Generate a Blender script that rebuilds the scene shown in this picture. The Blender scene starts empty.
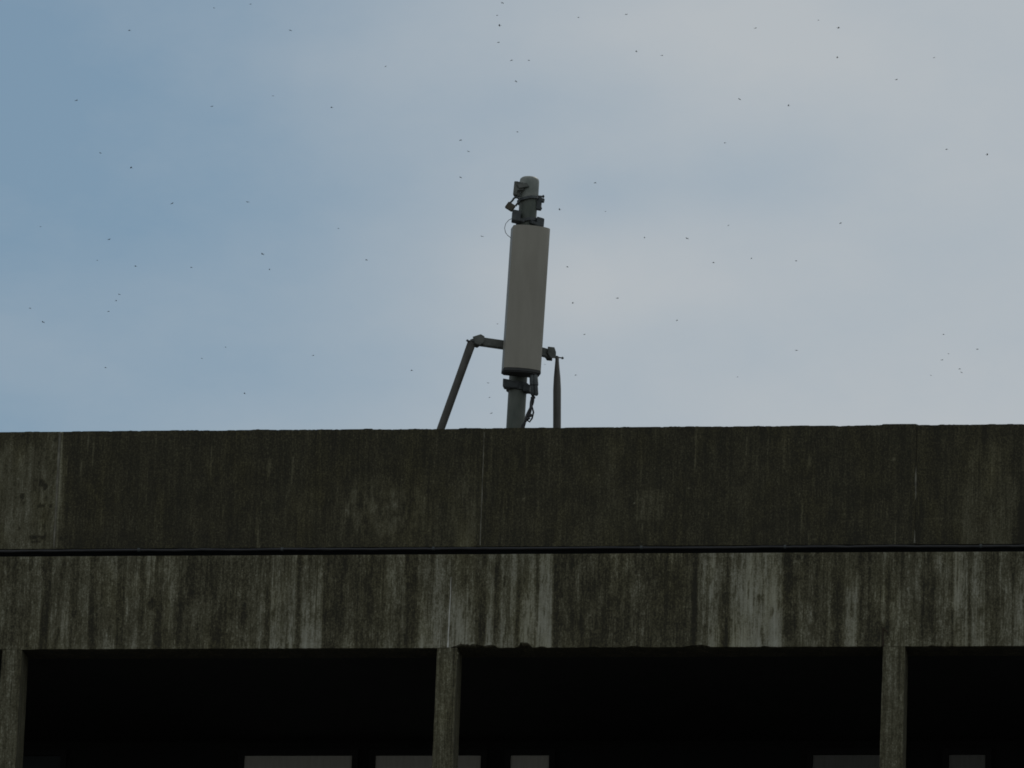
import bpy, bmesh, math, random
from mathutils import Vector, Matrix, noise

S = bpy.context.scene
COL = S.collection
R = math.radians
random.seed(11)

# ------------------------------------------------------------------ camera
def look(yaw, pitch, roll):
    f = Vector((-math.sin(yaw) * math.cos(pitch), math.cos(yaw) * math.cos(pitch), math.sin(pitch)))
    rt = f.cross(Vector((0, 0, 1))).normalized(); up = rt.cross(f)
    a = math.cos(roll) * rt + math.sin(roll) * up
    b = -math.sin(roll) * rt + math.cos(roll) * up
    return Matrix((a, b, -f)).transposed()

cam_data = bpy.data.cameras.new('camera')
cam = bpy.data.objects.new('camera', cam_data); COL.objects.link(cam)
cam.matrix_world = Matrix.Translation((9.32916, -62.42284, 1.6)) @ look(R(8.5), R(17.0), R(2.04)).to_4x4()
cam_data.sensor_width = 36.0
cam_data.lens = 8000 / 1024 * 36.0
cam_data.clip_end = 6000
S.camera = cam
S.cycles.filter_width = 1.75         # a long lens on a small sensor is a little soft

# ------------------------------------------------------------------ world: hazy Nishita sky with a thin broken cloud layer
SUN_EL, SUN_AZ = R(48), R(25)          # sun high behind the building, a little to the right
W = bpy.data.worlds.new('World'); S.world = W; W.use_nodes = True
nt = W.node_tree; nt.nodes.clear()
def N(t, tree=None, **kw):
    n = (tree or nt).nodes.new(t)
    for k, v in kw.items(): setattr(n, k, v)
    return n
def math_node(tree, op, a, b=None, c=None, clamp=False):
    n = tree.nodes.new('ShaderNodeMath'); n.operation = op; n.use_clamp = clamp
    for i, v in enumerate((a, b, c)):
        if v is None: continue
        if isinstance(v, (int, float)): n.inputs[i].default_value = v
        else: tree.links.new(v, n.inputs[i])
    return n.outputs[0]
sky = N('ShaderNodeTexSky', sky_type='NISHITA')
sky.sun_disc = False; sky.sun_elevation = SUN_EL; sky.sun_rotation = SUN_AZ
sky.air_density = 1.0; sky.dust_density = 2.0; sky.ozone_density = 1.5
tc = N('ShaderNodeTexCoord')
sep = N('ShaderNodeSeparateXYZ'); nt.links.new(tc.outputs['Generated'], sep.inputs[0])
yy = math_node(nt, 'MAXIMUM', math_node(nt, 'ABSOLUTE', sep.outputs['Y']), .05)
U = math_node(nt, 'DIVIDE', sep.outputs['X'], yy)       # bearing of the view ray
V = math_node(nt, 'DIVIDE', sep.outputs['Z'], yy)       # height of the view ray
def blob(u, v, su, sv, amp):
    a = math_node(nt, 'DIVIDE', math_node(nt, 'SUBTRACT', U, u), su)
    b = math_node(nt, 'DIVIDE', math_node(nt, 'SUBTRACT', V, v), sv)
    d = math_node(nt, 'ADD', math_node(nt, 'MULTIPLY', a, a), math_node(nt, 'MULTIPLY', b, b))
    return math_node(nt, 'MULTIPLY', math_node(nt, 'POWER', 2.718, math_node(nt, 'MULTIPLY', d, -1)), amp)
def wnoise(scale, detail, rough, sx=1, sz=1):
    mp = N('ShaderNodeMapping'); mp.inputs['Scale'].default_value = (sx, 1, sz)
    nt.links.new(tc.outputs['Generated'], mp.inputs[0])
    n = N('ShaderNodeTexNoise'); n.inputs['Scale'].default_value = scale
    n.inputs['Detail'].default_value = detail; n.inputs['Roughness'].default_value = rough
    nt.links.new(mp.outputs[0], n.inputs['Vector']); return n.outputs['Fac']
mr = N('ShaderNodeMapRange', interpolation_type='SMOOTHSTEP')
nt.links.new(U, mr.inputs['Value'])
for i, v in zip((1, 2, 3, 4), (-.235, -.100, .0, .90)): mr.inputs[i].default_value = v
dens = mr.outputs[0]
for b in [(-.1175, .3375, .016, .0065, -.24), (-.139, .335, .010, .005, -.22), (-.148, .3465, .016, .0075, -.13),
          (-.146, .322, .018, .012, .13), (-.135, .322, .02, .006, .10), (-.130, .358, .018, .006, .14), (-.178, .352, .016, .006, .10),
          (-.215, .313, .022, .009, .20), (-.180, .300, .05, .010, .14), (-.165, .338, .02, .006, -.06), (-.205, .343, .02, .012, -.06)]:
    dens = math_node(nt, 'ADD', dens, blob(*b))
wn = math_node(nt, 'SUBTRACT', wnoise(22, 6, .6, 1, 1.7), .5)
dens = math_node(nt, 'ADD', dens, math_node(nt, 'MULTIPLY', wn, .65))
wn2 = math_node(nt, 'SUBTRACT', wnoise(3, 4, .5), .5)     # broad cloud fields over the rest of the sky
dens = math_node(nt, 'ADD', dens, math_node(nt, 'MULTIPLY', wn2, .10), clamp=True)
back = N('ShaderNodeMapRange', interpolation_type='SMOOTHSTEP')   # away from the bright gap behind the building the cloud closes up
nt.links.new(sep.outputs['Y'], back.inputs['Value'])
for i, v in zip((1, 2, 3, 4), (.35, .80, .85, .0)): back.inputs[i].default_value = v
over = math_node(nt, 'ADD', back.outputs[0], math_node(nt, 'MULTIPLY', wn2, math_node(nt, 'MULTIPLY', back.outputs[0], .9)))
dens = math_node(nt, 'MAXIMUM', dens, over, clamp=True)
cl = N('ShaderNodeMix', data_type='RGBA', blend_type='MIX')
nt.links.new(dens, cl.inputs['Factor'])
tint = N('ShaderNodeMix', data_type='RGBA', blend_type='MULTIPLY'); tint.inputs['Factor'].default_value = 1
nt.links.new(sky.outputs['Color'], tint.inputs['A']); tint.inputs['B'].default_value = (.62, .765, .765, 1)
nt.links.new(tint.outputs['Result'], cl.inputs['A']); cl.inputs['B'].default_value = (5.65, 6.12, 6.5, 1)
cr = cl.outputs['Result']
bg = N('ShaderNodeBackground'); bg.inputs['Strength'].default_value = .08
nt.links.new(cl.outputs['Result'], bg.inputs['Color'])
nt.links.new(bg.outputs[0], N('ShaderNodeOutputWorld').inputs['Surface'])

# ------------------------------------------------------------------ sun (veiled by thin cloud) and exposure
sd = bpy.data.lights.new('sun', 'SUN'); sd.energy = 1.2; sd.angle = R(8); sd.color = (1, .95, .88)
sun = bpy.data.objects.new('sun', sd); COL.objects.link(sun)
sv = Vector((math.sin(SUN_AZ) * math.cos(SUN_EL), math.cos(SUN_AZ) * math.cos(SUN_EL), math.sin(SUN_EL)))
sun.rotation_euler = sv.to_track_quat('Z', 'Y').to_euler(); sun.location = (40, 60, 90)
S.view_settings.view_transform = 'Standard'; S.view_settings.look = 'None'
S.view_settings.exposure = 0.0; S.view_settings.gamma = 1; S.view_settings.use_curve_mapping = False


# ------------------------------------------------------------------ helpers
def link(o, parent=None):
    COL.objects.link(o)
    if parent: o.parent = parent
    return o
def tag(o, label=None, cat=None, group=None, kind=None):
    if label: o['label'] = label
    if cat: o['category'] = cat
    if group: o['group'] = group
    if kind: o['kind'] = kind
    return o
def empty(name, loc):
    o = bpy.data.objects.new(name, None); o.location = loc; o.empty_display_size = .1
    return link(o)
def build(name, bm, mat, parent=None, smooth=False, bevel=0):
    bmesh.ops.recalc_face_normals(bm, faces=bm.faces[:])
    if bevel:
        bmesh.ops.bevel(bm, geom=[e for e in bm.edges if e.calc_face_angle(0) > .6], offset=bevel, segments=2, affect='EDGES')
    me = bpy.data.meshes.new(name); bm.to_mesh(me); bm.free()
    if smooth:
        for p in me.polygons: p.use_smooth = True
        me.set_sharp_from_angle(angle=R(38))
    me.materials.append(mat)
    o = bpy.data.objects.new(name, me); link(o)
    if parent:
        o.parent = parent
        o.data.transform(Matrix.Translation(-WORLD[parent.name]))
        WORLD[o.name] = WORLD[parent.name]
    return o
WORLD = {}
def place_origin(o, base):
    """make base the world position the parts of o are written relative to"""
    WORLD[o.name] = Vector(base); return o
def box(bm, x0, x1, y0, y1, z0, z1):
    v = [bm.verts.new((x, y, z)) for z in (z0, z1) for x, y in ((x0, y0), (x1, y0), (x1, y1), (x0, y1))]
    for q in ((0, 1, 2, 3), (4, 5, 6, 7), (0, 1, 5, 4), (1, 2, 6, 5), (2, 3, 7, 6), (3, 0, 4, 7)): bm.faces.new([v[i] for i in q])
    return bm
def frame(d):
    d = d.normalized(); a = Vector((0, 0, 1)) if abs(d.z) < .9 else Vector((0, 1, 0))
    u = d.cross(a).normalized(); return u, u.cross(d).normalized()
def loft(bm, rings, cap=True):
    rs = [[bm.verts.new(p) for p in r] for r in rings]
    n = len(rs[0])
    for a, b in zip(rs, rs[1:]):
        for i in range(n): bm.faces.new((a[i], a[(i + 1) % n], b[(i + 1) % n], b[i]))
    if cap: bm.faces.new(rs[0][::-1]); bm.faces.new(rs[-1])
    return bm
def tube(bm, pts, rad, n=16, flat=None):
    """rad: one radius or one per point; flat: per point (wide, thin) multipliers"""
    pts = [Vector(p) for p in pts]; rad = rad if isinstance(rad, (list, tuple)) else [rad] * len(pts)
    rings = []; u0 = None
    for i, p in enumerate(pts):
        d = pts[min(i + 1, len(pts) - 1)] - pts[max(i - 1, 0)]
        if u0 is None: u, v = frame(d)
        else:
            dn = d.normalized(); u = (u0 - dn * u0.dot(dn)).normalized(); v = u.cross(dn)
        u0 = u
        fu, fv = flat[i] if flat else (1, 1)
        rings.append([p + (u * math.cos(t) * fu + v * math.sin(t) * fv) * rad[i] for t in (2 * math.pi * k / n for k in range(n))])
    return loft(bm, rings)
def obox(bm, c, ax, ay, az):
    """box centred on c with half-axis vectors"""
    c = Vector(c); ax, ay, az = Vector(ax), Vector(ay), Vector(az)
    return loft(bm, [[c + s * az - ax - ay, c + s * az + ax - ay, c + s * az + ax + ay, c + s * az - ax + ay] for s in (-1, 1)])
def lathe(bm, c, prof, axis=Vector((0, 0, 1)), n=28):
    c = Vector(c); u, v = frame(axis); axis = axis.normalized()
    return loft(bm, [[c + axis * z + (u * math.cos(t) + v * math.sin(t)) * r for t in (2 * math.pi * k / n for k in range(n))] for r, z in prof])
def lathe_hollow(bm, c, r0, r1, h, axis, n=28):
    u, v = frame(axis); axis = axis.normalized(); c = Vector(c)
    rings = [[c + axis * z + (u * math.cos(t) + v * math.sin(t)) * r for t in (2 * math.pi * k / n for k in range(n))]
             for r, z in ((r0, -h), (r1, -h), (r1, h), (r0, h), (r0, -h))]
    return loft(bm, rings, cap=False)

# ------------------------------------------------------------------ materials
def material(name, rough=.8, metal=0.0):
    m = bpy.data.materials.new(name); m.use_nodes = True
    b = m.node_tree.nodes['Principled BSDF']; b.inputs['Roughness'].default_value = rough; b.inputs['Metallic'].default_value = metal
    return m, m.node_tree, b
def tnoise(t, scale, detail=4, rough=.55, sc=(1, 1, 1), coord='Object'):
    c = N('ShaderNodeTexCoord', t); mp = N('ShaderNodeMapping', t); mp.inputs['Scale'].default_value = sc
    n = N('ShaderNodeTexNoise', t); n.inputs['Scale'].default_value = scale; n.inputs['Detail'].default_value = detail; n.inputs['Roughness'].default_value = rough
    t.links.new(c.outputs[coord], mp.inputs[0]); t.links.new(mp.outputs[0], n.inputs['Vector'])
    return n.outputs['Fac']
def ramp(t, fac, stops):
    r = N('ShaderNodeValToRGB', t); t.links.new(fac, r.inputs[0])
    e = r.color_ramp.elements
    while len(e) < len(stops): e.new(.5)
    for q, (p, c) in zip(e, stops): q.position = p; q.color = (*c, 1)
    return r.outputs[0]
def mixc(t, fac, a, b, mode='MIX'):
    m = N('ShaderNodeMix', t, data_type='RGBA', blend_type=mode)
    for s, v in (('Factor', fac), ('A', a), ('B', b)):
        i = m.inputs[s] if s == 'Factor' else [q for q in m.inputs if q.name == s and q.type == 'RGBA'][0]
        if isinstance(v, (int, float)): i.default_value = v
        elif isinstance(v, tuple): i.default_value = (*v, 1)
        else: t.links.new(v, i)
    return [o for o in m.outputs if o.type == 'RGBA'][0]
def bump(t, b, h, strength=.4, dist=.004):
    n = N('ShaderNodeBump', t); n.inputs['Strength'].default_value = strength; n.inputs['Distance'].default_value = dist
    t.links.new(h, n.inputs['Height']); t.links.new(n.outputs[0], b.inputs['Normal'])

def concrete_mat(name, use_stain=True, base=.35, streak=.8, fine=1.0, grit=1.0, olive=1.0):
    """weathered cast concrete: the 'stain' attribute holds where the dark algae crust has washed off"""
    m, t, b = material(name, .92)
    M = lambda op, a, c=None, clamp=False: math_node(t, op, a, c, clamp=clamp)
    if use_stain:
        at = N('ShaderNodeAttribute', t); at.attribute_name = 'stain'; st = at.outputs['Fac']
    else: st = M('ADD', base, 0.0)
    n1 = M('SUBTRACT', tnoise(t, 1, 5, .6, (34, 34, 1.3)), .5)
    n2 = M('SUBTRACT', tnoise(t, 1, 4, .65, (110, 110, 7)), .5)
    n3 = M('SUBTRACT', tnoise(t, 1, 5, .75, (60, 60, 34)), .5)
    n4 = M('SUBTRACT', tnoise(t, 9, 5, .6, (1, 1, .6)), .5)
    v = M('ADD', st, M('MULTIPLY', n1, 1.1 * streak))
    v = M('ADD', v, M('MULTIPLY', n2, 1.0 * streak))
    dk = M('SUBTRACT', 1.0, M('MULTIPLY', st, .75), clamp=True)
    v = M('ADD', v, M('MULTIPLY', M('MULTIPLY', n3, 1.7 * fine), dk))
    v = M('ADD', v, M('MULTIPLY', M('MULTIPLY', n4, .9 * fine), dk))
    n6 = M('SUBTRACT', tnoise(t, 70, 3, .6), .5)                   # lichen and exposed grit, no direction
    v = M('ADD', v, M('MULTIPLY', M('MULTIPLY', n6, 1.5 * grit), dk))
    n5 = tnoise(t, 1, 3, .5, (75, 75, .55))
    hair = N('ShaderNodeMapRange', t); t.links.new(n5, hair.inputs['Value'])
    for i, q in zip((1, 2, 3, 4), (.60, .68, 0, .30)): hair.inputs[i].default_value = q
    v = M('SUBTRACT', v, M('MULTIPLY', hair.outputs[0], M('ADD', st, .15)))
    v = M('DIVIDE', v, 1.1, clamp=True)
    col = ramp(t, v, [(0, CONC[0]), (.25, CONC[1]), (.5, CONC[2]), (.7, CONC[3]), (1, CONC[4])])
    hue = tnoise(t, 2.2, 4, .6, (1.5, 1.5, .6))
    col = mixc(t, M('MULTIPLY', M('SUBTRACT', hue, .46, clamp=True), 3.0 * olive, clamp=True), col, mixc(t, 1.0, col, (1.06, 1.02, .70), 'MULTIPLY'))
    t.links.new(col, b.inputs['Base Color'])
    bump(t, b, M('ADD', n3, M('MULTIPLY', n4, 1.5)), .55, .006)
    return m

def plain(name, c0, c1, scale, rough, metal=0.0, sc=(1, 1, 1), bs=.2):
    m, t, b = material(name, rough, metal)
    n = tnoise(t, scale, 5, .6, sc)
    t.links.new(ramp(t, n, [(.3, c0), (.7, c1)]), b.inputs['Base Color']); bump(t, b, n, bs, .002)
    return m
CONC = [(.0165, .0145, .0060), (.048, .0425, .0195), (.106, .099, .060), (.214, .206, .150), (.33, .325, .26)]
M_conc = concrete_mat('stained_concrete', streak=.68, fine=1.0, grit=.8, olive=.5)
M_par = concrete_mat('algae_dark_concrete', streak=.50, fine=.70, grit=.75, olive=.8)
M_col = concrete_mat('column_concrete', False, .42, .75, .7, .8, .5)
M_far = concrete_mat('lower_concrete', False, .42, .9, .6)
M_dark = plain('gallery_paint_joint_shade', (.008, .009, .009), (.013, .014, .013), 3, .95)
M_roof = plain('roof_felt', (.05, .05, .05), (.09, .09, .085), 4, .95)
M_blind = plain('blind_fabric', (.48, .46, .40), (.56, .54, .48), 5, .9, sc=(12, 1, 1))
M_winframe = plain('window_frame_paint', (.006, .007, .006), (.010, .010, .010), 8, .8)
M_steel = plain('weathered_galvanised_steel', (.05, .055, .045), (.14, .145, .13), 9, .62, .35)
M_pole = plain('weathered_pole_paint', (.045, .058, .045), (.13, .14, .115), 7, .6, .1, (1, 1, .35))
M_strut = plain('dull_strut_steel', (.045, .044, .036), (.115, .11, .095), 6, .7, .2, (1, 1, .4))
M_cap = plain('pale_cap_paint', (.13, .15, .13), (.27, .28, .25), 9, .55, .1)
M_clamp = plain('dark_clamp_steel', (.035, .040, .042), (.08, .09, .088), 20, .6, .3)
M_radome = plain('radome_plastic', (.215, .20, .16), (.255, .24, .195), 4, .55, 0, (3, 3, .5), .08)
M_under = plain('antenna_end_plate', (.02, .021, .02), (.035, .035, .032), 12, .7)
M_cable = plain('black_cable_sheath', (.008, .008, .009), (.024, .024, .024), 6, .55, 0, (1, 6, 6), .8)
M_brass = plain('tarnished_brass', (.045, .040, .028), (.085, .075, .05), 40, .6, .4)
M_wire = plain('thin_wire', (.12, .13, .14), (.2, .21, .22), 30, .5, .2)
M_bird = plain('dark_feathers', (.05, .05, .05), (.08, .08, .08), 9, .9)
M_ground = plain('worn_paving', (.10, .10, .095), (.16, .155, .145), .6, .95)

# ------------------------------------------------------------------ ground
g = bmesh.new(); box(g, -2500, 2500, -2500, 2500, -.5, 0)
tag(build('ground', g, M_ground), kind='structure')

# ------------------------------------------------------------------ concrete building
B = empty('concrete_building', (0, 0, 0)); place_origin(B, (0, 0, 0))
tag(B, 'long weathered concrete building with dark open gallery between slender columns below a streaked flat parapet', 'building')
BX0, BX1 = -11.55, 10.65
Z_TOP, Z_JT, Z_JB, Z_LB = 20.512, 19.503, 19.434, 18.640     # parapet top, joint, soffit of the fascia

M_lime = plain('lime_seam', (.42, .41, .36), (.60, .59, .53), 25, .9)
M_limed = plain('weathered_seam', (.05, .045, .03), (.21, .20, .155), 9, .9, sc=(1, 1, 1))
def seam(xf, z0, z1, y, wf, mat):
    bm = bmesh.new(); n = 40; rs = []
    for i in range(n + 1):
        z = z0 + (z1 - z0) * i / n; x = xf(z); w = wf((z - z0) / (z1 - z0)) * (.8 + .5 * noise.noise(Vector((x, z * 23, 90))))
        rs.append([(x - w, y - .001, z), (x + w, y - .001, z), (x + w * .8, y + .012, z), (x - w * .8, y + .012, z)])
    loft(bm, rs); return build('joint_seam', bm, mat, B)

def px2x(p): return -4.21 + p * 8.467 / 1024
# brightness of the crust on the fascia band, read along its length: (position, value)
PROF = [(0,.45),(10,.45),(13,.18),(16,.18),(19,.5),(28,.5),(30,.25),(33,.45),(42,.5),(45,.12),(51,.12),(54,.55),(70,.6),(73,.2),(77,.5),(89,.55),(92,.25),(98,.3),
 (101,.45),(118,.42),(121,.15),(127,.18),(130,.6),(141,.55),(145,.35),(150,.48),(157,.5),(159,.25),(164,.3),(167,.5),(176,.48),(182,.2),(194,.18),(199,.36),(213,.33),
 (220,.27),(255,.3),(260,.5),(269,.5),(271,.28),(275,.28),(277,.72),(300,.66),(303,.28),(306,.3),(308,.68),(312,.66),(314,.35),(317,.72),(325,.7),(328,.25),(343,.22),
 (348,.34),(372,.32),(380,.27),(388,.3),(391,.5),(408,.44),(412,.22),(423,.25),(427,.6),(450,.58),(455,.74),(478,.72),(482,.32),(489,.32),(492,.65),(498,.62),(500,.25),
 (504,.3),(507,.65),(521,.7),(523,.25),(525,.3),(527,.8),(540,.78),(542,.35),(545,.78),(556,.74),(559,.12),(564,.12),(568,.3),(584,.32),(587,.14),(590,.28),(609,.3),
 (612,.12),(616,.32),(638,.28),(660,.3),(680,.26),(695,.22),(698,.06),(701,.1),(703,.64),(709,.62),(711,.4),(713,.7),(723,.7),(726,.2),(732,.25),(736,.76),(746,.78),
 (757,.84),(764,.86),(766,.5),(768,.84),(784,.86),(788,.2),(798,.18),(802,.42),(814,.44),(819,.3),(829,.32),(832,.5),(836,.26),(845,.3),(848,.66),(857,.62),(862,.26),
 (870,.3),(876,.44),(905,.5),(918,.44),(930,.36),(942,.4),(947,.54),(951,.54),(953,.2),(956,.7),(967,.68),(969,.12),(972,.7),(984,.7),(986,.25),(990,.42),(1000,.4),
 (1005,.6),(1012,.58),(1013,.3),(1015,.62),(1024,.6)]
import bisect
PX = [p for p, _ in PROF]
def prof(p):
    if p < 0 or p > 1024:            # beyond the frame: the same kind of wash marks go on
        q = Vector((p * .055, 3.7, 0)); a = noise.noise(q); b = noise.noise(Vector((p * .2, 9.1, 0)))
        return max(.08, min(.85, .42 + .55 * a + .3 * b))
    i = max(1, min(len(PX) - 1, bisect.bisect_left(PX, p))); a, b = PROF[i - 1], PROF[i]
    return a[1] + (b[1] - a[1]) * (p - a[0]) / max(1e-6, b[0] - a[0])
def sm(a, b, x): t = max(0, min(1, (x - a) / (b - a))); return t * t * (3 - 2 * t)
def nz(x, y, s): return noise.noise(Vector((x, y, s)))

def stain_fascia(x, z):
    p = (x + 4.21) * 1024 / 8.467; h = (z - Z_LB) / (Z_JB - Z_LB)          # h 0 bottom, 1 top
    p += 3.0 * nz(x * 2.5, z * 1.6, 1.0) * (1 - .5 * h) + (h - .5) * 1.5
    v = prof(p)
    # washed streaks broaden downward, the crust creeps in from the top edge
    v = v + (.30 - v) * .45 * sm(.35, 1.0, h + .35 * nz(x * 9, z * .8, 4.0))
    v += .20 * nz(x * 22, z * 1.1, 7.0) + .10 * nz(x * 6, z * 5, 5.0) + .16 * nz(x * 24, z * 9, 5.5) * (1 - v)
    for q in (0, 1): v += (.05 if q else -.05) * max(0, nz(x * 5 + 3 * q, z * 2, 33 + q)) * 4
    v += .10 * sm(.95, 1.0, h)
    if h < .04: v += .06
    v -= .26 * sm(.25, .5, nz(x * 44, z * 7, 36)) * sm(.25, .7, v)          # torn edges and specks of crust left on the washed parts
    c = x - (-.445 + (z - 18.95) * .012 + .004 * nz(0, z * 7, 2))            # lime seam down to the middle column
    if abs(c) < .014 and h >= .80: v -= .2
    elif abs(c - .02) < .012: v -= .10
    c = x - (3.115 + .010 * nz(0, z * 12, 3))                                # rusty crack above the right column
    if abs(c) < .012 and z < 18.83: v = .0
    elif abs(c - .02) < .07 and z < 18.86: v -= .16 * (1 + nz(x * 40, z * 30, 1))
    for bx, bz, r in ((2.10, 19.05, .022), (-2.93, 19.02, .03), (2.42, 19.40, .018), (.62 - 4.2, 18.95, .02)):
        if (x - bx) ** 2 + ((z - bz) * .6) ** 2 < r * r: v -= .32
    return max(-.1, v)

JOINTS = [-3.766 - 3.56 * 2, -3.766 - 3.56, -3.766, -.216, 3.358, 3.358 + 3.56]
def stain_parapet(x, z):
    p = (x + 4.21) * 1024 / 8.467; h = (z - Z_JT) / (Z_TOP - Z_JT)
    v = .13 + .05 * nz(x * .9, z * .7, 1) + .07 * nz(x * 14, z * .9, 2) + .04 * nz(x * 40, z * 1.6, 3)
    left = sm(62, 57, p) * sm(-420, -380, p)
    v += left * (.34 + .20 * nz(x * 11, z * 2.2, 6) + .10 * nz(x * 30, z * 9, 8)) * (.35 + .65 * sm(1.0, .72, h + .12 * nz(x * 8, 0, 3)))
    v += .34 * sm(940, 985, p) * (.5 + 1.3 * nz(x * 7, z * 1.2, 11) + .5 * nz(x * 26, z * 2.5, 12)) * sm(.98, .70, h)
    v += .20 * math.exp(-((p - 385) / 46) ** 4 - ((h - .30) / .26) ** 4) * (.8 + 2.2 * nz(x * 13, z * 5, 13) + 1.2 * nz(x * 34, z * 17, 18))
    v += .24 * math.exp(-((p - 466) / 16) ** 2) * sm(.85, .3, h) * (1 + nz(x * 20, z * 3, 14))
    v += .10 * math.exp(-((p - 305) / 14) ** 2 - ((h - .35) / .25) ** 2)
    v += .13 * math.exp(-((p - 610) / 9) ** 2) * (.6 + .9 * nz(x * 30, z * 2, 15)) * sm(0, .3, h)
    v += .12 * math.exp(-((p - 750) / 16) ** 2 - ((h - .5) / .22) ** 2) * (.7 + 1.6 * nz(x * 34, z * 2.5, 16))
    v += .08 * math.exp(-((p - 590) / 40) ** 2) * sm(.35, 0, h)
    if 634 < p < 668 and .22 < h < .47: v += .17 * sm(634, 639, p) * sm(668, 662, p) * (1 + .8 * nz(x * 30, z * 14, 17))
    for jx, a, w in ((JOINTS[2], .42, .024), (JOINTS[3], .20, .012), (JOINTS[4], .20, .012)):
        k = 1.0
        if jx > 3: k = (1.0 if .38 < h < .56 else (.75 if h < .10 else .28 * sm(.7, .5, h)))
        if -1 < jx < 0: k = .45 + .55 * sm(.95, .2, h) + .3 * nz(0, z * 6, 2)
        if -5 < jx < -3: k = .55 + .45 * sm(.5, 1, h)
        c = x - jx - .004 * nz(jx, z * 5, 5)
        if abs(c) < w: v += a * k * (1 - (c / w) ** 2 * .6)
        elif 0 < c - w < .02: v -= .06
    for bp, bh, r, a in ((893, .72, .028, .42), (525, .40, .024, .40), (431, .13, .014, .4), (816, .05, .02, .3), (690, .48, .014, .4), (636, .36, .012, .4), (865, .47, .01, .25), (766, .24, .012, .25)):
        d = math.hypot(x - px2x(bp), (z - (Z_JT + bh * (Z_TOP - Z_JT))) * 1.5)
        if d < r: v += a * (1 - d / r) * 1.5
    for bp, bh, rx, rz in ((37, .37, .034, .018), (47, .37, .018, .016), (37, .56, .03, .025), (35, .10, .07, .015), (40, .53, .02, .03), (33, .06, .04, .014), (17, .45, .02, .03)):
        if left > .5 and ((x - px2x(bp)) / rx) ** 2 + ((z - (Z_JT + bh * (Z_TOP - Z_JT))) / rz) ** 2 < 1 + .8 * nz(x * 60, z * 60, 4): v -= .38
    if p < 62 and p > 0: v -= .25 * max(0, nz(x * 34, z * 26, 21) - .28) * 3
    v += .32 * sm(.45, .62, nz(x * 38, z * 2.6, 23)) * sm(-.05, .4, nz(x * 2.2, z * 1.6, 24))     # short pale scratches
    v += .12 * max(0, nz(x * 75, z * 75, 22) - .5) * 4       # scattered pale grit
    return max(-.08, v)

def slab(name, x0, x1, z0, z1, yf, yb, stain, dx, dz, topf=None, botf=None, mat=None):
    nx = max(2, int((x1 - x0) / dx)); nzr = max(2, int((z1 - z0) / dz))
    bm = bmesh.new(); lay = bm.verts.layers.float.new('stain')
    grid = []
    for i in range(nx + 1):
        x = x0 + (x1 - x0) * i / nx
        zt = z1 + (topf(x) if topf else 0); zb = z0 + (botf(x) if botf else 0)
        colv = []
        for k in range(nzr + 1):
            z = zb + (zt - zb) * k / nzr
            y = yf + .0035 * nz(x * 3, z * 3, 30)
            v = bm.verts.new((x, y, z)); v[lay] = stain(x, z); colv.append(v)
        tb = bm.verts.new((x, yb, zt - .004)); bb = bm.verts.new((x, yb, z0 + .002))
        mb = bm.verts.new((x, yf + .05, z0 + .001 + max(0, (zb - z0) * .35)))
        for v in (tb, bb, mb): v[lay] = .10
        grid.append((colv, tb, bb, mb))
    for a, b in zip(grid, grid[1:]):
        for k in range(nzr): bm.faces.new((a[0][k], b[0][k], b[0][k + 1], a[0][k + 1]))
        bm.faces.new((a[0][-1], b[0][-1], b[1], a[1]))
        bm.faces.new((a[1], b[1], b[2], a[2])); bm.faces.new((a[2], b[2], b[3], a[3])); bm.faces.new((a[3], b[3], b[0][0], a[0][0]))
    for gcol, s in ((grid[0], 1), (grid[-1], -1)):
        loop = gcol[0] + [gcol[1], gcol[2], gcol[3]]
        bm.faces.new(loop if s > 0 else loop[::-1])
    return build(name, bm, mat or M_conc, B, smooth=True)

def top_edge(x):
    p = (x + 4.21) * 1024 / 8.467
    v = .006 * nz(x * 3.1, 1, 40) + .0045 * nz(x * 13, 2, 41) + .003 * nz(x * 41, 3, 42)
    v = round(v / .0035) * .0035 * .6 + v * .4
    if 881 < p < 916: v += .010
    if p < 65 : v -= .003
    if 458 < p < 484: v += .002
    if 370 < p < 458: v -= .004
    return v + (.005 if p < 484 else .006)
edges = [BX0] + JOINTS + [BX1]
for a, b in zip(edges, edges[1:]):
    vis = b > -5.5 and a < 5.5
    slab('parapet_panel', a + .0015, b - .0015, Z_JT, Z_TOP, 0.0, .20, stain_parapet, .012 if vis else .05, .015 if vis else .1, top_edge, mat=M_par)
def chips(x):
    p = (x + 4.21) * 1024 / 8.467
    v = .004 * abs(nz(x * 11, 0, 50)) + .0025 * nz(x * 40, 0, 51)
    for c, w, d in ((466, 9, .022), (480, 16, .030), (498, 7, .026), (532, 7, .045), (527, 4, .02), (548, 6, .008), (706, 11, .020), (695, 5, .012), (640, 8, .010), (600, 5, .008), (770, 4, .008), (935, 4, .006), (30, 12, -.004)):
        v += d * max(0, 1 - abs((p - c) / w) ** 1.6) * (1 + .35 * nz(x * 50, 0, 52))
    return v
slab('fascia_beam', BX0 + .004, BX1 - .004, Z_LB, Z_JB, -.012, .30, stain_fascia, .011, .028, None, chips)
bm = bmesh.new(); box(bm, BX0 + .01, BX1 - .01, .09, .19, Z_JB - .01, Z_JT + .01); build('joint_shade_strip', bm, M_dark, B)  # near-black backing: the shadow gap under the cable is put into its colour

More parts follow.
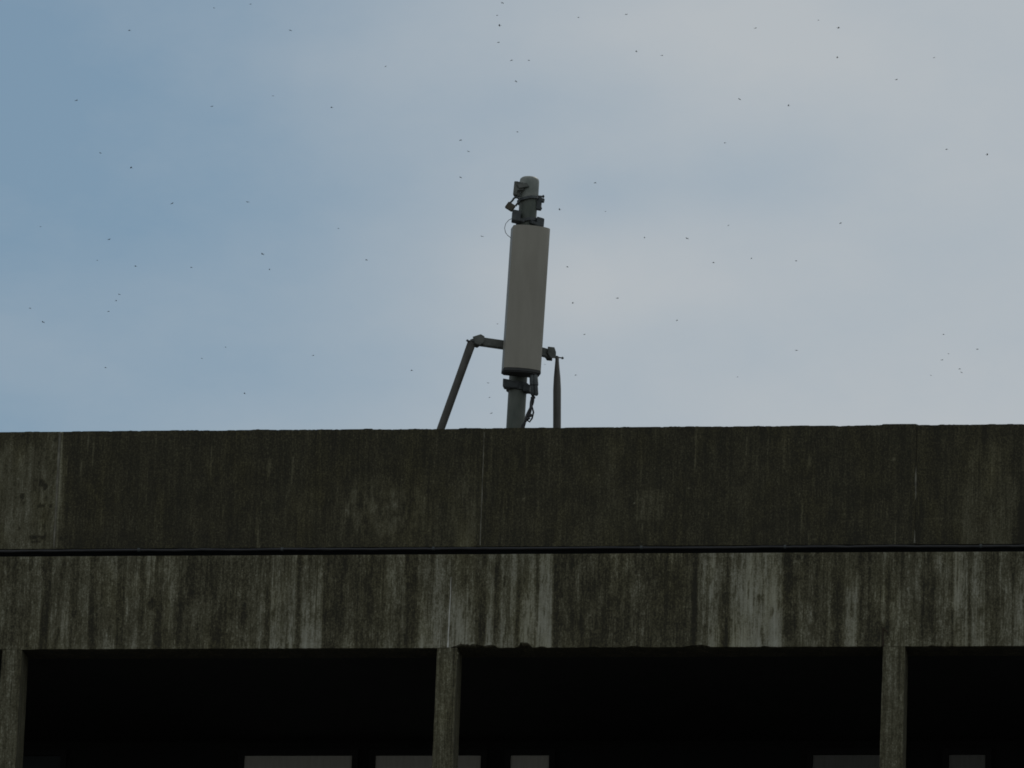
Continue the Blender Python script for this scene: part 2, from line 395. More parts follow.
wav = lambda s, a: a * noise.noise(Vector((s * 7, 5, 91)))
seam(lambda z: -.447 + (z - 18.95) * .012 + wav(z, .006), Z_LB + .004, Z_LB + .60, -.0165, lambda h: .0058 * (1 - .75 * h), M_lime)
seam(lambda z: JOINTS[3] + wav(z, .003), Z_JT + .01, Z_TOP - .03, -.004, lambda h: .0052 - .0022 * h, M_limed)
seam(lambda z: JOINTS[4] + wav(z, .004), Z_JT + .38, Z_JT + .66, -.004, lambda h: .0075 * math.sin(math.pi * min(.97, h + .02)) ** .5, M_limed)
seam(lambda z: JOINTS[4] + wav(z, .004), Z_JT + .01, Z_JT + .12, -.004, lambda h: .0085 * (1 - h * .6), M_limed)
seam(lambda z: JOINTS[2] - .012 + wav(z, .003), Z_JT + .01, Z_TOP - .012, -.004, lambda h: .006 + .005 * h, M_limed)

M_crack = plain('rusty_crack', (.010, .007, .005), (.045, .026, .014), 30, .95)
seam(lambda z: 3.117 + wav(z * 2.2, .012), Z_LB + .003, Z_LB + .155, -.0165, lambda h: .0075 * (1 - .7 * h), M_crack)
seam(lambda z: 3.117 + (z - Z_LB - .155) * -.9 + wav(z * 3, .01), Z_LB + .10, Z_LB + .16, -.0170, lambda h: .004, M_crack)

# columns: slender, chamfered reveal on both sides, running down the whole front
CX = [-4.086, -.460, 3.205]
sp = (CX[2] - CX[0]) / 2
cols = [CX[0] - 2 * sp, CX[0] - sp] + CX + [CX[2] + sp, CX[2] + 2 * sp]
for cx in cols:
    bm = bmesh.new(); w = .083 if cx != CX[2] else .090
    rings = []; K = 60
    for k in range(K + 1):
        z = .02 + (Z_LB - .0 - .02) * k / K
        z = .02 + (Z_LB + .002 - .02) * (k / K) ** .35
        j = lambda s: .0035 * nz(cx * 3 + s, z * 4, 60) + .002 * nz(cx + s, z * 17, 61)
        yf = -.0095 + .0015 * nz(cx, z * 3, 62)
        t = sm(17.6, 18.6, z) * .006
        rings.append([(cx - w + j(0) + t, yf, z), (cx + w + j(1), yf, z), (cx + w + .003 + j(1), yf + .006, z), (cx + w + .003, .27, z), (cx - w - .003, .27, z), (cx - w - .003 + j(0) + t, yf + .006, z)])
    loft(bm, rings)
    if cx == CX[1]:     # spalled knuckle where the seam meets the column head
        for (x, z, r) in ((-.425, 18.60, .030), (-.395, 18.585, .034), (-.44, 18.625, .022), (-.385, 18.555, .022)):
            m2 = bmesh.ops.create_icosphere(bm, subdivisions=2, radius=r)
            for v in m2['verts']:
                v.co = Vector((v.co.x, v.co.y * .35, v.co.z * 1.1)) * (1 + .3 * nz(v.co.x * 60, v.co.z * 60, 70)) + Vector((x, .0, z))
    o = build('column', bm, M_col, B)

# storeys below: spandrels, gallery slabs, dark recessed wall
DEP = 3.2
FL = [16.55 - 3.05 * k for k in range(6)]        # top of each spandrel
for z in FL:
    z1, z0 = z, max(z - .98, .02)
    bm = bmesh.new(); box(bm, BX0 + .006, BX1 - .006, -.012, .29, z0, z1); build('spandrel', bm, M_far, B, bevel=.008)
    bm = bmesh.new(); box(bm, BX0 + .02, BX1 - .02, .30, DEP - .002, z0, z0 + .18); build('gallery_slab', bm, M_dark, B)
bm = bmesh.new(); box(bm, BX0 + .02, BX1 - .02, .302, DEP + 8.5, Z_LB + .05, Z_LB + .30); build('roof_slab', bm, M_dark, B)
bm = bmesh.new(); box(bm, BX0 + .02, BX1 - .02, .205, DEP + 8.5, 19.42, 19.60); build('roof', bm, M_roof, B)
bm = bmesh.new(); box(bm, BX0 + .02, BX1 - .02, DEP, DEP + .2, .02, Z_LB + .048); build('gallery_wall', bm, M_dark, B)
for x0, x1 in ((BX0, BX0 + .018), (BX1 - .018, BX1)):
    bm = bmesh.new(); box(bm, x0 - .2 if x0 == BX0 else x0, x1 if x0 == BX0 else x1 + .2, .0, DEP + 8.7, .02, Z_TOP - .01); build('side_wall', bm, M_far, B)
bm = bmesh.new(); box(bm, BX0, BX1, DEP + 8.5, DEP + 8.7, .02, Z_TOP - .01); build('rear_wall', bm, M_far, B)

# windows in the recessed wall with lowered pale blinds
ZW = 18.556
def window(x0, x1, zt, mat, zb=17.05, label=None):
    bm = bmesh.new(); y0, y1 = DEP - .05, DEP - .003; f = .05
    box(bm, x0 - f, x1 + f, y0, y1, zt, zt + .05); box(bm, x0 - f, x1 + f, y0, y1, zb - .05, zb)
    box(bm, x0 - f, x0, y0, y1, zb, zt); box(bm, x1, x1 + f, y0, y1, zb, zt)
    w = build('window', bm, M_winframe, B)
    if label: tag(w, label)
    bm = bmesh.new(); box(bm, x0 + .003, x1 - .003, DEP - .03, DEP - .012, zb + .003, zt - .003)
    build('blind', bm, mat, w)
M_blind_dim = plain('grey_blind', (.20, .20, .18), (.25, .25, .23), 5, .9, sc=(12, 1, 1))
M_glass = plain('dark_window_glass', (.012, .017, .020), (.022, .028, .030), 4, .5)
for x0, x1, m, lab in ((-4.64, -4.285, M_glass, 'dark bluish window at the left end of the gallery'), (-2.681, -1.741, M_blind, None), (-1.541, -.625, M_blind, None),
                       (-.372, -.036, M_blind, None), (2.222, 2.96, M_blind_dim, 'window with a dim grey blind'), (3.381, 3.696, M_blind_dim, 'small window with a dim grey blind')):
    window(x0, x1, ZW, m, label=lab)
for x0 in (-10.4, -8.6, -6.6, 5.2, 6.9, 8.4): window(x0, x0 + .9, ZW, M_blind)

# ------------------------------------------------------------------ black cable in the joint
C0 = (BX0 + .1, -.014, 19.484)
cab = empty('facade_cable', C0); place_origin(cab, C0)
tag(cab, 'black cable strung along the joint between parapet and streaked fascia band', 'cable')
bm = bmesh.new()
pts = []
for i in range(601):
    x = BX0 + .1 + (BX1 - BX0 - .2) * i / 600
    pts.append((x, -.014 + .004 * nz(x * 1.3, 0, 80), 19.484 + .006 * nz(x * .9, 0, 81) + -.002 + .005 * nz(x * 3, 0, 82) + .0025 * nz(x * 14, 0, 83)))
tube(bm, pts, [.0110 + .0030 * nz(q[0] * 9, 0, 84) for q in pts], 12); build('cable_sheath', bm, M_cable, cab, smooth=True)
for x in (-4.9, -3.06, -1.86, -.60, 1.12, 2.3, 3.9, 5.1):
    bm = bmesh.new(); c = (x, -.012, 19.484 + .006 * nz(x * .9, 0, 81)); lathe_hollow(bm, c, .0135, .0165, .010, Vector((1, 0, 0)), 12)
    build('cable_clip', bm, M_clamp, cab)

# ------------------------------------------------------------------ antenna mast on a two-legged stay
def pole_c(z): return Vector((-.063 + (z - 20.76) * .0213, .70, z))
AX = (pole_c(23) - pole_c(20)).normalized()
P0 = pole_c(19.60)
mast = empty('antenna_mast', P0); place_origin(mast, P0)
tag(mast, 'grey green steel mast braced by two struts behind the concrete parapet', 'mast')
bm = bmesh.new(); tube(bm, [pole_c(z) for z in (19.60, 20.4, 21.2, 22.0, 22.86)], .0765, 32); build('pole', bm, M_pole, mast, smooth=True)
bm = bmesh.new(); lathe(bm, pole_c(22.85), [(.080, -.125), (.0825, -.120), (.0825, .042), (.079, .060), (.068, .070), (.03, .074), (.004, .075)], AX, 32)
build('pole_cap', bm, M_cap, mast, smooth=True)
bm = bmesh.new(); box(bm, P0.x - .16, P0.x + .16, .54, .86, 19.602, 19.62)
build('base_plate', bm, M_steel, mast)

def bolt(name, c, axis, length, r, parent, mat=None):
    axis = Vector(axis).normalized(); c = Vector(c); u, v = frame(axis); bm = bmesh.new()
    tube(bm, [c - axis * length, c + axis * length], r * .5, 8)
    for s in (-1, 1):
        k = c + axis * s * length * .72
        loft(bm, [[k + axis * t + (u * math.cos(q) + v * math.sin(q)) * r for q in (math.pi / 3 * i for i in range(6))] for t in (-r * .45, r * .45)])
    return build(name, bm, mat or M_clamp, parent)

# stay arms: a collar round the pole, an arm each way, a clevis bracket, a strut down to the roof
ZC = 21.435; pc = pole_c(ZC)
bm = bmesh.new(); lathe_hollow(bm, pc, .078, .094, .05, AX); build('stay_collar', bm, M_steel, mast, smooth=True)
for side, end, top, foot, bolt_c in ((-1, Vector((-.375, .560, 21.443)), Vector((-.430, .540, 21.432)), Vector((-.98, .475, 19.62)), Vector((-.440, .535, 21.440))),
                       (1, Vector((.190, .835, 21.412)), Vector((.245, .858, 21.395)), Vector((.300, .86, 19.62)), Vector((.262, .864, 21.392)))):
    d = (end - pc); d.z = 0; d.normalize(); n = Vector((0, 0, 1)).cross(d)
    bm = bmesh.new(); a = pc + d * .08; L = (end - a) * .5
    obox(bm, a + L, L, n * .024, (0, 0, .035)); build('stay_arm', bm, M_steel, mast, bevel=.004)
    # clevis: six-sided bracket, two cheeks and a web
    bm = bmesh.new()
    if side < 0: prof6 = [(.066, .022), (-.002, .052), (-.036, .036), (-.032, -.016), (.002, -.044), (.044, -.036)]
    else: prof6 = [(-.040, .050), (.018, .052), (.034, .012), (.034, -.042), (-.012, -.044), (-.040, -.008)]
    for off in (-.046, .036):
        loft(bm, [[end + d * px + Vector((0, 0, pz)) + n * (off + t) for px, pz in prof6] for t in (0, .010)])
    obox(bm, end - d * .004, d * .028, n * .038, (0, 0, .030))
    build('stay_bracket', bm, M_steel, mast, bevel=.002)
    leg = foot - top; ts = [0, .02, .05, .10, .16, .5, 1.0] if side > 0 else [0, .03, .06, .10, .2, .5, 1.0]
    bm = bmesh.new()
    fl = [(.45, 1.15), (.45, 1.15), (.6, 1.1), (.85, 1.04), (1, 1), (1, 1), (1, 1)]
    if side < 0: fl = [(1.1, .5), (1.1, .5), (1.08, .65), (1.04, .85), (1, 1), (1, 1), (1, 1)]
    tube(bm, [top + leg * q for q in ts], .0335, 16, fl); build('strut', bm, M_strut, mast, smooth=True)
    bolt('strut_bolt', bolt_c, d, .040, .011, mast)
    bm = bmesh.new(); box(bm, foot.x - .07, foot.x + .07, foot.y - .07, foot.y + .07, 19.602, 19.622); build('strut_foot', bm, M_steel, mast)

# clamps that carry the antenna
def band(name, z, tilt, parent, r1=.092, h=.017, dx=0):
    ax = (AX + Vector((tilt, 0, 0))).normalized(); bm = bmesh.new(); lathe_hollow(bm, pole_c(z) + Vector((dx, 0, 0)), .0765, r1, h, ax)
    return build(name, bm, M_clamp, parent, smooth=True)

# ------------------------------------------------------------------ panel antenna
TH = R(-20)   # the panel faces a little to the left of the camera
fx = Vector((math.cos(-TH), math.sin(-TH), 0)); fy = Vector((-math.sin(-TH), math.cos(-TH), 0))   # width axis, depth axis (to the back)
AC0 = Vector((-.009, .545, 21.178)); AC1 = Vector((.028, .545, 22.425)); AZ = (AC1 - AC0).normalized()
ant = empty('panel_antenna', AC0); place_origin(ant, AC0)
tag(ant, 'tall grey beige panel antenna with rounded front clamped to the rooftop mast', 'antenna')
def section(s=1.0, grow=0.0):
    pts = []; w, dep = .158 * s + grow, .060 * s + grow
    for i in range(25):                                     # bowed front
        t = -1 + 2 * i / 24
        pts.append((w * t, -dep - .030 * (1 - t * t) + .012 * abs(t) ** 10))
    for i in range(1, 6):
        a = math.pi / 2 * i / 6; pts.append((w - .02 + .02 * math.cos(a), dep - .02 + .02 * math.sin(a)))
    for i in range(1, 6):
        a = math.pi / 2 + math.pi / 2 * i / 6; pts.append((-w + .02 + .02 * math.cos(a), dep - .02 + .02 * math.sin(a)))
    return pts
def ring_at(c, sec): return [c + fx * a + fy * b for a, b in sec]
bm = bmesh.new(); loft(bm, [ring_at(AC0 + AZ * t, section()) for t in (0, .3, .6, .9, 1.243)] + [ring_at(AC0 + AZ * 1.248, section(.985))])
build('radome', bm, M_radome, ant, smooth=True)
bm = bmesh.new(); loft(bm, [ring_at(AC0 + AZ * t, section(1, g_)) for t, g_ in ((-.026, -.001), (-.024, .001), (-.004, .001), (-.002, -.001))])
build('bottom_rim', bm, M_under, ant, smooth=True)
bm = bmesh.new(); loft(bm, [ring_at(AC0 + AZ * t, section(.93)) for t in (-.034, -.0275)]); build('end_plate', bm, M_under, ant)

# upper mount: band, offset block left, bolt block right
b1 = band('mount_band', 22.722, -.22, ant, .096, .011)
b2 = band('mount_band', 22.530, -.20, ant, .096, .013)
b3 = band('mount_band', 21.080, .05, ant, .093, .034)
bm = bmesh.new()
obox(bm, (-.116, .615, 22.800), (.017, .003, 0), (0, .028, 0), (.004, 0, .060)); obox(bm, (-.098, .628, 22.800), (.014, .004, 0), (0, .016, 0), (.004, 0, .064))
obox(bm, (-.090, .605, 22.815), (.036, .008, .004), (0, .012, 0), (-.004, 0, .034))
obox(bm, (-.056, .600, 22.822), (.040, .010, .010), (0, .012, 0), (-.01, 0, .017))
build('tilt_bracket', bm, M_steel, ant, bevel=.003)
bm = bmesh.new()
obox(bm, (-.106, .610, 22.552), (.034, .010, -.004), (-.01, .045, 0), (.002, 0, .046)); obox(bm, (.084, .700, 22.520), (.030, .012, -.006), (-.01, .045, 0), (.002, 0, .040))
obox(bm, (-.07, .612, 22.522), (.030, .006, -.008), (-.01, .014, 0), (.002, 0, .014)); obox(bm, (.045, .632, 22.500), (.034, .016, -.010), (-.01, .014, 0), (.002, 0, .014))
build('upper_clamp', bm, M_clamp, ant, bevel=.004)
bm = bmesh.new(); obox(bm, (-.134, .620, 21.085), (.030, .008, -.004), (0, .040, 0), (0, 0, .036)); obox(bm, (-.075, .610, 21.080), (.040, .008, 0), (0, .02, 0), (0, 0, .030)); obox(bm, (.030, .66, 21.055), (.028, .01, 0), (0, .04, 0), (0, 0, .030))
build('lower_clamp', bm, M_clamp, ant, bevel=.004)
bm = bmesh.new(); obox(bm, (.070, .70, 22.700), (.020, .004, -.002), (0, .022, 0), (.002, 0, .060)); obox(bm, (.088, .70, 22.725), (.026, 0, -.004), (0, .016, 0), (.003, 0, .017)); build('bolt_block', bm, M_clamp, ant, bevel=.004)
bolt('clamp_bolt', (.078, .70, 22.762), (1, 0, -.1), .036, .013, ant); bolt('clamp_bolt', (.064, .695, 22.655), (1, 0, -.1), .034, .012, ant)
# thin wire loop beside the top
bm = bmesh.new()
tube(bm, [(-.128, .55, 22.520), (-.158, .54, 22.500), (-.180, .52, 22.462), (-.186, .51, 22.420), (-.175, .50, 22.378), (-.155, .49, 22.350), (-.128, .49, 22.328)], .0028, 6)
build('wire_loop', bm, M_wire, ant, smooth=True)

# ------------------------------------------------------------------ feeder cables from the antenna down the pole
F0 = (.095, .52, 21.10)
fd = empty('feeder_cable', F0); place_origin(fd, F0)
tag(fd, 'twisted black feeder cables hanging below the panel antenna beside the mast', 'cable')
for x, n_ in ((.088, 0), (.118, 1)):
    bm = bmesh.new(); lathe(bm, (x, .52, 21.105), [(.012, .03), (.020, .02), (.022, -.06), (.017, -.065), (.018, -.14), (.012, -.15)], Vector((-.08, 0, 1)), 14)
    build('connector', bm, M_clamp, fd, smooth=True)
def twist(ph, r):
    path = [(.100, 21.02), (.098, 20.95), (.088, 20.89), (.073, 20.83), (.052, 20.77), (.020, 20.70), (.005, 20.60), (.0, 19.9), (.0, 19.62)]
    out = []
    for i in range(60):
        t = i / 59 * (len(path) - 1); k = min(int(t), len(path) - 2); q = t - k
        x = path[k][0] * (1 - q) + path[k + 1][0] * q; z = path[k][1] * (1 - q) + path[k + 1][1] * q
        a = ph + (21.05 - z) * 26; out.append((x + .009 * math.cos(a) * min(1, max(.3, (21.02 - z) * 8)), .545 + .04 * (21.02 - z) + .009 * math.sin(a), z))
    return out
for ph in (0, math.pi):
    bm = bmesh.new(); tube(bm, twist(ph, .008), .0105, 8); build('cable_strand', bm, M_cable, fd, smooth=True)
bm = bmesh.new(); tube(bm, [(.104, .53, 20.99), (.100, .54, 20.95), (.085, .55, 20.895), (.094, .56, 20.86), (.104, .57, 20.825), (.092, .58, 20.775), (.072, .58, 20.745), (.052, .58, 20.76)], .0075, 8)
build('cable_loop', bm, M_cable, fd, smooth=True)
for z, x in ((20.945, .098), (20.79, .078), (20.765, .060)):
    bm = bmesh.new(); lathe_hollow(bm, (x, .55, z), .012, .020, .008, Vector((-.4, 0, 1)), 12); build('cable_tie', bm, M_cable, fd)

# ------------------------------------------------------------------ padlock hooked on the upper clamp
K0 = Vector((-.158, .60, 22.638))
lock = empty('padlock', K0); place_origin(lock, K0)
tag(lock, 'small tarnished square padlock hanging tilted from the upper mast clamp', 'padlock')
pu = Vector((.80, 0, -.52)).normalized(); pv = Vector((.52, 0, .80)).normalized()
bm = bmesh.new(); obox(bm, K0, pu * .036, Vector((0, .014, 0)), pv * .031); build('lock_body', bm, M_brass, lock, bevel=.005)
bm = bmesh.new(); rr = .027; cc = K0 + pv * .072 + pu * .010
pts = [K0 + pv * .030 - pu * .020] + [cc + (pu * math.cos(a) + pv * math.sin(a)) * rr for a in (math.pi * (1.12 - 1.24 * i / 14) for i in range(15))] + [K0 + pv * .030 + pu * .034]
tube(bm, pts, .0085, 10); build('shackle', bm, M_clamp, lock, smooth=True)

# ------------------------------------------------------------------ birds
def bird_bm():
    bm = bmesh.new()
    loft(bm, [[Vector((x, r * math.cos(a), r * .9 * math.sin(a))) for a in (2 * math.pi * k / 8 for k in range(8))]
              for x, r in ((-.13, .004), (-.10, .018), (-.04, .034), (.03, .036), (.08, .026), (.105, .022), (.13, .010), (.15, .002))])
    loft(bm, [[(-.22, -.035, .003), (-.22, .035, .003), (-.22, .035, -.003), (-.22, -.035, -.003)], [(-.10, -.012, .004), (-.10, .012, .004), (-.10, .012, -.004), (-.10, -.012, -.004)]])
    for s in (-1, 1):
        secs = []
        for y, xc, ch, z in ((.02, .02, .085, .008), (.11, .035, .075, .045), (.20, .01, .055, .040), (.29, -.05, .022, .018)):
            secs.append([(xc - ch, s * y, z - .003), (xc + ch * .6, s * y, z - .004), (xc + ch * .6, s * y, z + .004), (xc - ch, s * y, z + .003)])
        loft(bm, secs)
    return bm
BIRDS = [
    (-169.05, 814.75, 316.94, 1.0, 'crisp dark bird in deep blue sky, 13 percent across and 4 percent down the photo'),
    (-177.97, 829.01, 313.24, 1.0, 'crisp dark bird in deep blue sky, 7 percent across and 13 percent down the photo'),
    (-162.62, 835.42, 314.49, 0.86, 'tiny dark bird in deep blue sky, 21 percent across and 14 percent down the photo'),
    (-166.35, 853.09, 333.51, 0.64, 'faint tiny bird in deep blue sky, 21 percent across and 1 percent down the photo'),
    (-157.25, 828.79, 325.12, 0.86, 'tiny dark bird in deep blue sky, 24 percent across and 1 percent down the photo'),
    (-156.2, 850.68, 329.55, 1.0, 'crisp dark bird in pale blue sky, 28 percent across and 4 percent down the photo'),
    (-138.36, 743.48, 283.56, 0.64, 'faint tiny bird in pale blue sky, 27 percent across and 12 percent down the photo'),
    (-141.07, 795.87, 300.39, 1.0, 'crisp dark bird in pale blue sky, 32 percent across and 14 percent down the photo'),
    (-144.61, 853.2, 325.59, 0.64, 'faint tiny bird in pale blue sky, 38 percent across and 9 percent down the photo'),
    (-124.99, 817.88, 320.83, 0.86, 'tiny dark bird in pale grey sky, 49 percent across and 0 percent down the photo'),
    (-130.22, 848.11, 330.19, 0.86, 'tiny dark bird in pale blue sky, 49 percent across and 2 percent down the photo'),
    (-115.42, 753.58, 294.91, 1.0, 'crisp dark bird in pale blue sky, 49 percent across and 3 percent down the photo'),
    (-121.99, 796.29, 308.18, 0.86, 'tiny dark bird in pale blue sky, 49 percent across and 6 percent down the photo'),
    (-116.37, 769.59, 296.5, 0.86, 'tiny dark bird in pale grey sky, 50 percent across and 8 percent down the photo'),
    (-127.39, 805.25, 299.43, 0.86, 'tiny dark bird in pale blue sky, 45 percent across and 18 percent down the photo'),
    (-114.59, 808.87, 315.63, 0.86, 'tiny dark bird in pale grey sky, 56 percent across and 2 percent down the photo'),
    (-99.83, 741.57, 291.64, 0.86, 'tiny dark bird in pale grey sky, 61 percent across and 2 percent down the photo'),
    (-113.87, 766.01, 295.21, 0.86, 'tiny dark bird in pale grey sky, 52 percent across and 8 percent down the photo'),
    (-116.37, 773.54, 295.41, 0.86, 'tiny dark bird in pale grey sky, 50 percent across and 11 percent down the photo'),
    (-127.46, 849.96, 315.75, 0.86, 'tiny dark bird in pale grey sky, 51 percent across and 17 percent down the photo'),
    (-110.75, 831.89, 319.51, 0.86, 'tiny dark bird in pale grey sky, 62 percent across and 7 percent down the photo'),
    (-98.13, 759.15, 293.14, 0.86, 'tiny dark bird in pale grey sky, 65 percent across and 7 percent down the photo'),
    (-96.94, 835.66, 323.6, 0.86, 'tiny dark bird in pale grey sky, 74 percent across and 4 percent down the photo'),
    (-89.14, 756.65, 287.07, 0.86, 'tiny dark bird in pale grey sky, 72 percent across and 13 percent down the photo'),
    (-97.61, 814.09, 301.73, 0.86, 'tiny dark bird in pale grey sky, 71 percent across and 19 percent down the photo'),
    (-80.54, 755.2, 295.57, 0.64, 'faint tiny bird in pale grey sky, 80 percent across and 3 percent down the photo'),
    (-76.72, 740.21, 289.27, 1.0, 'crisp dark bird in pale grey sky, 82 percent across and 4 percent down the photo'),
    (-87.97, 844.57, 322.89, 0.86, 'tiny dark bird in pale grey sky, 82 percent across and 7 percent down the photo'),
    (-68.77, 765.13, 294.56, 0.64, 'faint tiny bird in pale grey sky, 91 percent across and 8 percent down the photo'),
    (-72.92, 765.86, 292.32, 0.86, 'tiny dark bird in pale grey sky, 88 percent across and 10 percent down the photo'),
    (-95.26, 857.89, 321.47, 0.86, 'tiny dark bird in pale grey sky, 77 percent across and 14 percent down the photo'),
    (-177.97, 844.69, 311.91, 0.86, 'tiny dark bird in deep blue sky, 10 percent across and 20 percent down the photo'),
    (-159.91, 774.72, 286.18, 1.0, 'crisp dark bird in deep blue sky, 13 percent across and 22 percent down the photo'),
    (-170.84, 855.38, 308.89, 1.0, 'crisp dark bird in deep blue sky, 17 percent across and 26 percent down the photo'),
    (-152.02, 804.71, 292.0, 1.0, 'crisp dark bird in deep blue sky, 24 percent across and 26 percent down the photo'),
    (-179.9, 821.34, 294.78, 0.64, 'faint tiny bird in pale blue sky, 4 percent across and 30 percent down the photo'),
    (-159.91, 764.57, 274.37, 0.86, 'tiny dark bird in pale blue sky, 11 percent across and 31 percent down the photo'),
    (-179.34, 852.92, 300.82, 0.64, 'faint tiny bird in pale blue sky, 10 percent across and 34 percent down the photo'),
    (-168.51, 822.88, 290.23, 1.0, 'crisp dark bird in pale blue sky, 13 percent across and 35 percent down the photo'),
    (-168.19, 855.99, 300.79, 1.0, 'crisp dark bird in pale blue sky, 19 percent across and 35 percent down the photo'),
    (-132.98, 847.25, 312.39, 0.86, 'tiny dark bird in pale blue sky, 46 percent across and 20 percent down the photo'),
    (-122.6, 775.85, 284.94, 0.86, 'tiny dark bird in pale blue sky, 45 percent across and 23 percent down the photo'),
    (-137.48, 783.34, 281.57, 0.64, 'faint tiny bird in pale blue sky, 33 percent across and 30 percent down the photo'),
    (-141.75, 759.91, 270.95, 1.0, 'crisp dark bird in pale blue sky, 26 percent across and 33 percent down the photo'),
    (-140.45, 757.48, 268.38, 0.64, 'faint tiny bird in pale blue sky, 26 percent across and 35 percent down the photo'),
    (-128.11, 747.82, 266.2, 0.86, 'tiny dark bird in pale blue sky, 36 percent across and 34 percent down the photo'),
    (-119.97, 776.16, 278.08, 0.86, 'tiny dark bird in pale blue sky, 47 percent across and 31 percent down the photo'),
    (-112.49, 812.37, 296.42, 0.86, 'tiny dark bird in pale grey sky, 58 percent across and 24 percent down the photo'),
    (-106.2, 740.41, 269.23, 0.86, 'tiny dark bird in pale grey sky, 55 percent across and 27 percent down the photo'),
    (-112.39, 821.35, 295.9, 0.64, 'faint tiny bird in pale grey sky, 59 percent across and 28 percent down the photo'),
    (-102.28, 780.55, 279.18, 0.64, 'faint tiny bird in pale grey sky, 63 percent across and 31 percent down the photo'),
    (-97.06, 777.19, 277.92, 0.86, 'tiny dark bird in pale grey sky, 67 percent across and 31 percent down the photo'),
    (-99.86, 838.22, 299.59, 0.64, 'faint tiny bird in pale grey sky, 71 percent across and 29 percent down the photo'),
    (-96.54, 797.69, 281.74, 1.0, 'crisp dark bird in pale grey sky, 70 percent across and 34 percent down the photo'),
    (-89.87, 777.9, 275.74, 0.64, 'faint tiny bird in pale grey sky, 73 percent across and 34 percent down the photo'),
    (-113.31, 797.75, 281.42, 0.86, 'tiny dark bird in pale grey sky, 55 percent across and 35 percent down the photo'),
    (-72.69, 824.56, 304.17, 1.0, 'crisp dark bird in pale grey sky, 92 percent across and 19 percent down the photo'),
    (-61.12, 746.84, 277.03, 0.86, 'tiny dark bird in pale grey sky, 96 percent across and 20 percent down the photo'),
    (-88.44, 857.01, 305.93, 0.86, 'tiny dark bird in pale grey sky, 82 percent across and 29 percent down the photo'),
    (-80.93, 742.74, 263.94, 0.86, 'tiny dark bird in pale grey sky, 78 percent across and 34 percent down the photo'),
    (-171.74, 829.98, 289.03, 0.86, 'tiny dark bird in pale blue sky, 12 percent across and 38 percent down the photo'),
    (-174.38, 841.39, 291.91, 0.86, 'tiny dark bird in pale blue sky, 11 percent across and 39 percent down the photo'),
    (-155.0, 742.17, 258.84, 0.86, 'tiny dark bird in pale blue sky, 11 percent across and 41 percent down the photo'),
    (-183.47, 834.53, 288.86, 0.86, 'tiny dark bird in pale blue sky, 3 percent across and 40 percent down the photo'),
    (-171.01, 783.94, 271.0, 1.0, 'crisp dark bird in pale blue sky, 4 percent across and 42 percent down the photo'),
    (-168.75, 809.42, 273.49, 0.86, 'tiny dark bird in pale blue sky, 10 percent across and 48 percent down the photo'),
    (-144.36, 741.09, 253.12, 0.64, 'faint tiny bird in pale blue sky, 20 percent across and 47 percent down the photo'),
    (-142.7, 745.61, 255.78, 0.64, 'faint tiny bird in pale blue sky, 22 percent across and 45 percent down the photo'),
    (-143.37, 761.71, 255.52, 0.86, 'tiny dark bird in pale blue sky, 24 percent across and 51 percent down the photo'),
    (-152.31, 854.62, 288.92, 0.86, 'tiny dark bird in pale blue sky, 31 percent across and 46 percent down the photo'),
    (-125.28, 763.58, 258.58, 0.86, 'tiny dark bird in pale blue sky, 40 percent across and 48 percent down the photo'),
    (-126.14, 830.69, 285.13, 0.64, 'faint tiny bird in pale blue sky, 49 percent across and 42 percent down the photo'),
    (-129.95, 851.56, 282.45, 0.64, 'faint tiny bird in pale blue sky, 48 percent across and 52 percent down the photo'),
    (-129.87, 853.05, 280.91, 0.86, 'tiny dark bird in pale blue sky, 48 percent across and 54 percent down the photo'),
    (-119.48, 781.33, 262.56, 0.64, 'faint tiny bird in pale blue sky, 48 percent across and 50 percent down the photo'),
    (-110.41, 782.58, 272.24, 0.86, 'tiny dark bird in pale grey sky, 56 percent across and 39 percent down the photo'),
    (-108.15, 802.96, 279.29, 1.0, 'crisp dark bird in pale grey sky, 60 percent across and 39 percent down the photo'),
    (-116.04, 833.07, 284.48, 0.86, 'tiny dark bird in pale grey sky, 57 percent across and 44 percent down the photo'),
    (-94.82, 752.97, 260.67, 0.64, 'faint tiny bird in pale grey sky, 66 percent across and 42 percent down the photo'),
    (-116.49, 829.81, 278.43, 0.86, 'tiny dark bird in pale grey sky, 56 percent across and 49 percent down the photo'),
    (-97.98, 835.67, 279.86, 0.64, 'faint tiny bird in pale grey sky, 72 percent across and 49 percent down the photo'),
    (-122.1, 843.16, 283.95, 0.64, 'faint tiny bird in pale grey sky, 53 percent across and 47 percent down the photo'),
    (-80.84, 744.4, 254.48, 0.86, 'tiny dark bird in pale grey sky, 78 percent across and 46 percent down the photo'),
    (-75.3, 853.5, 290.53, 0.86, 'tiny dark bird in pale grey sky, 92 percent across and 44 percent down the photo'),
    (-62.16, 750.94, 256.49, 0.86, 'tiny dark bird in pale grey sky, 95 percent across and 45 percent down the photo'),
    (-68.0, 780.89, 265.38, 0.64, 'faint tiny bird in pale grey sky, 93 percent across and 46 percent down the photo'),
    (-71.7, 813.3, 274.78, 0.86, 'tiny dark bird in pale grey sky, 92 percent across and 47 percent down the photo'),
    (-72.99, 850.17, 285.13, 0.86, 'tiny dark bird in pale grey sky, 94 percent across and 48 percent down the photo'),
    (-66.51, 780.8, 263.17, 0.64, 'faint tiny bird in pale grey sky, 94 percent across and 49 percent down the photo'),
    (-76.47, 850.9, 284.58, 0.64, 'faint tiny bird in pale grey sky, 91 percent across and 49 percent down the photo'),
]

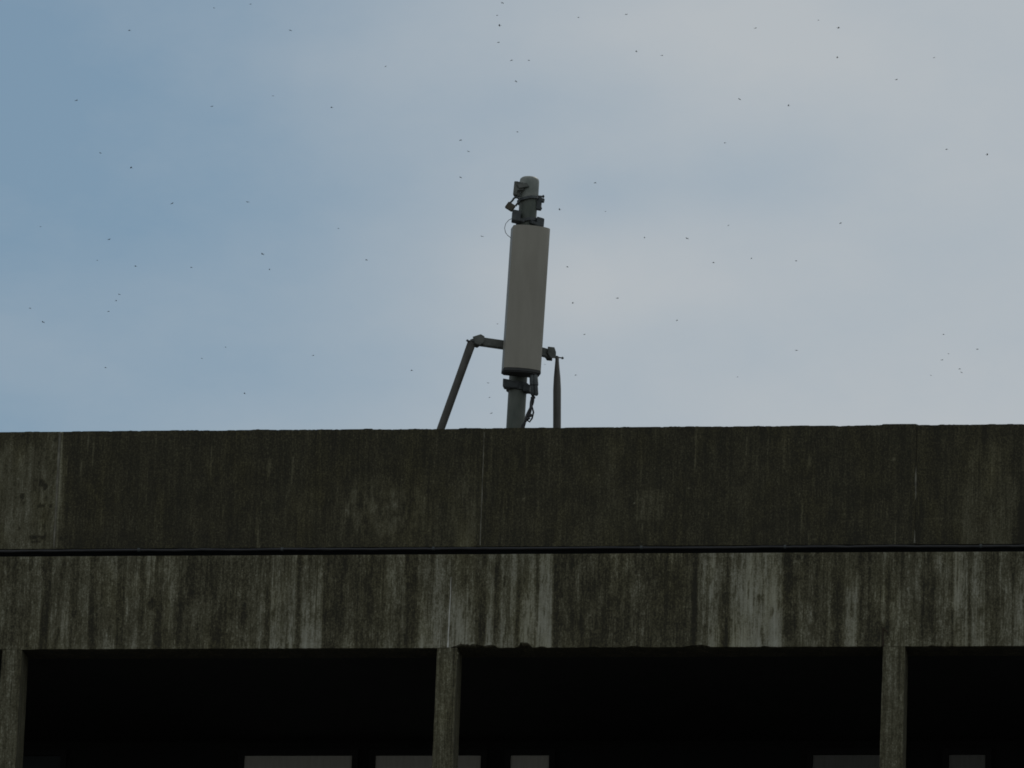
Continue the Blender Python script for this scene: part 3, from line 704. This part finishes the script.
src = None
rb = random.Random(3)
for x, y, z, s, lab in BIRDS:
    if src is None: b = build('bird', bird_bm(), M_bird); src = b
    else: b = link(src.copy())
    b.location = (x, y, z); b.rotation_euler = (rb.uniform(-.22, .22), rb.uniform(-.15, .15), rb.choice((0, math.pi)) + rb.uniform(-.9, .9)); b.scale = (s, s, s)
    tag(b, lab, 'bird', 'birds scattered over the sky')
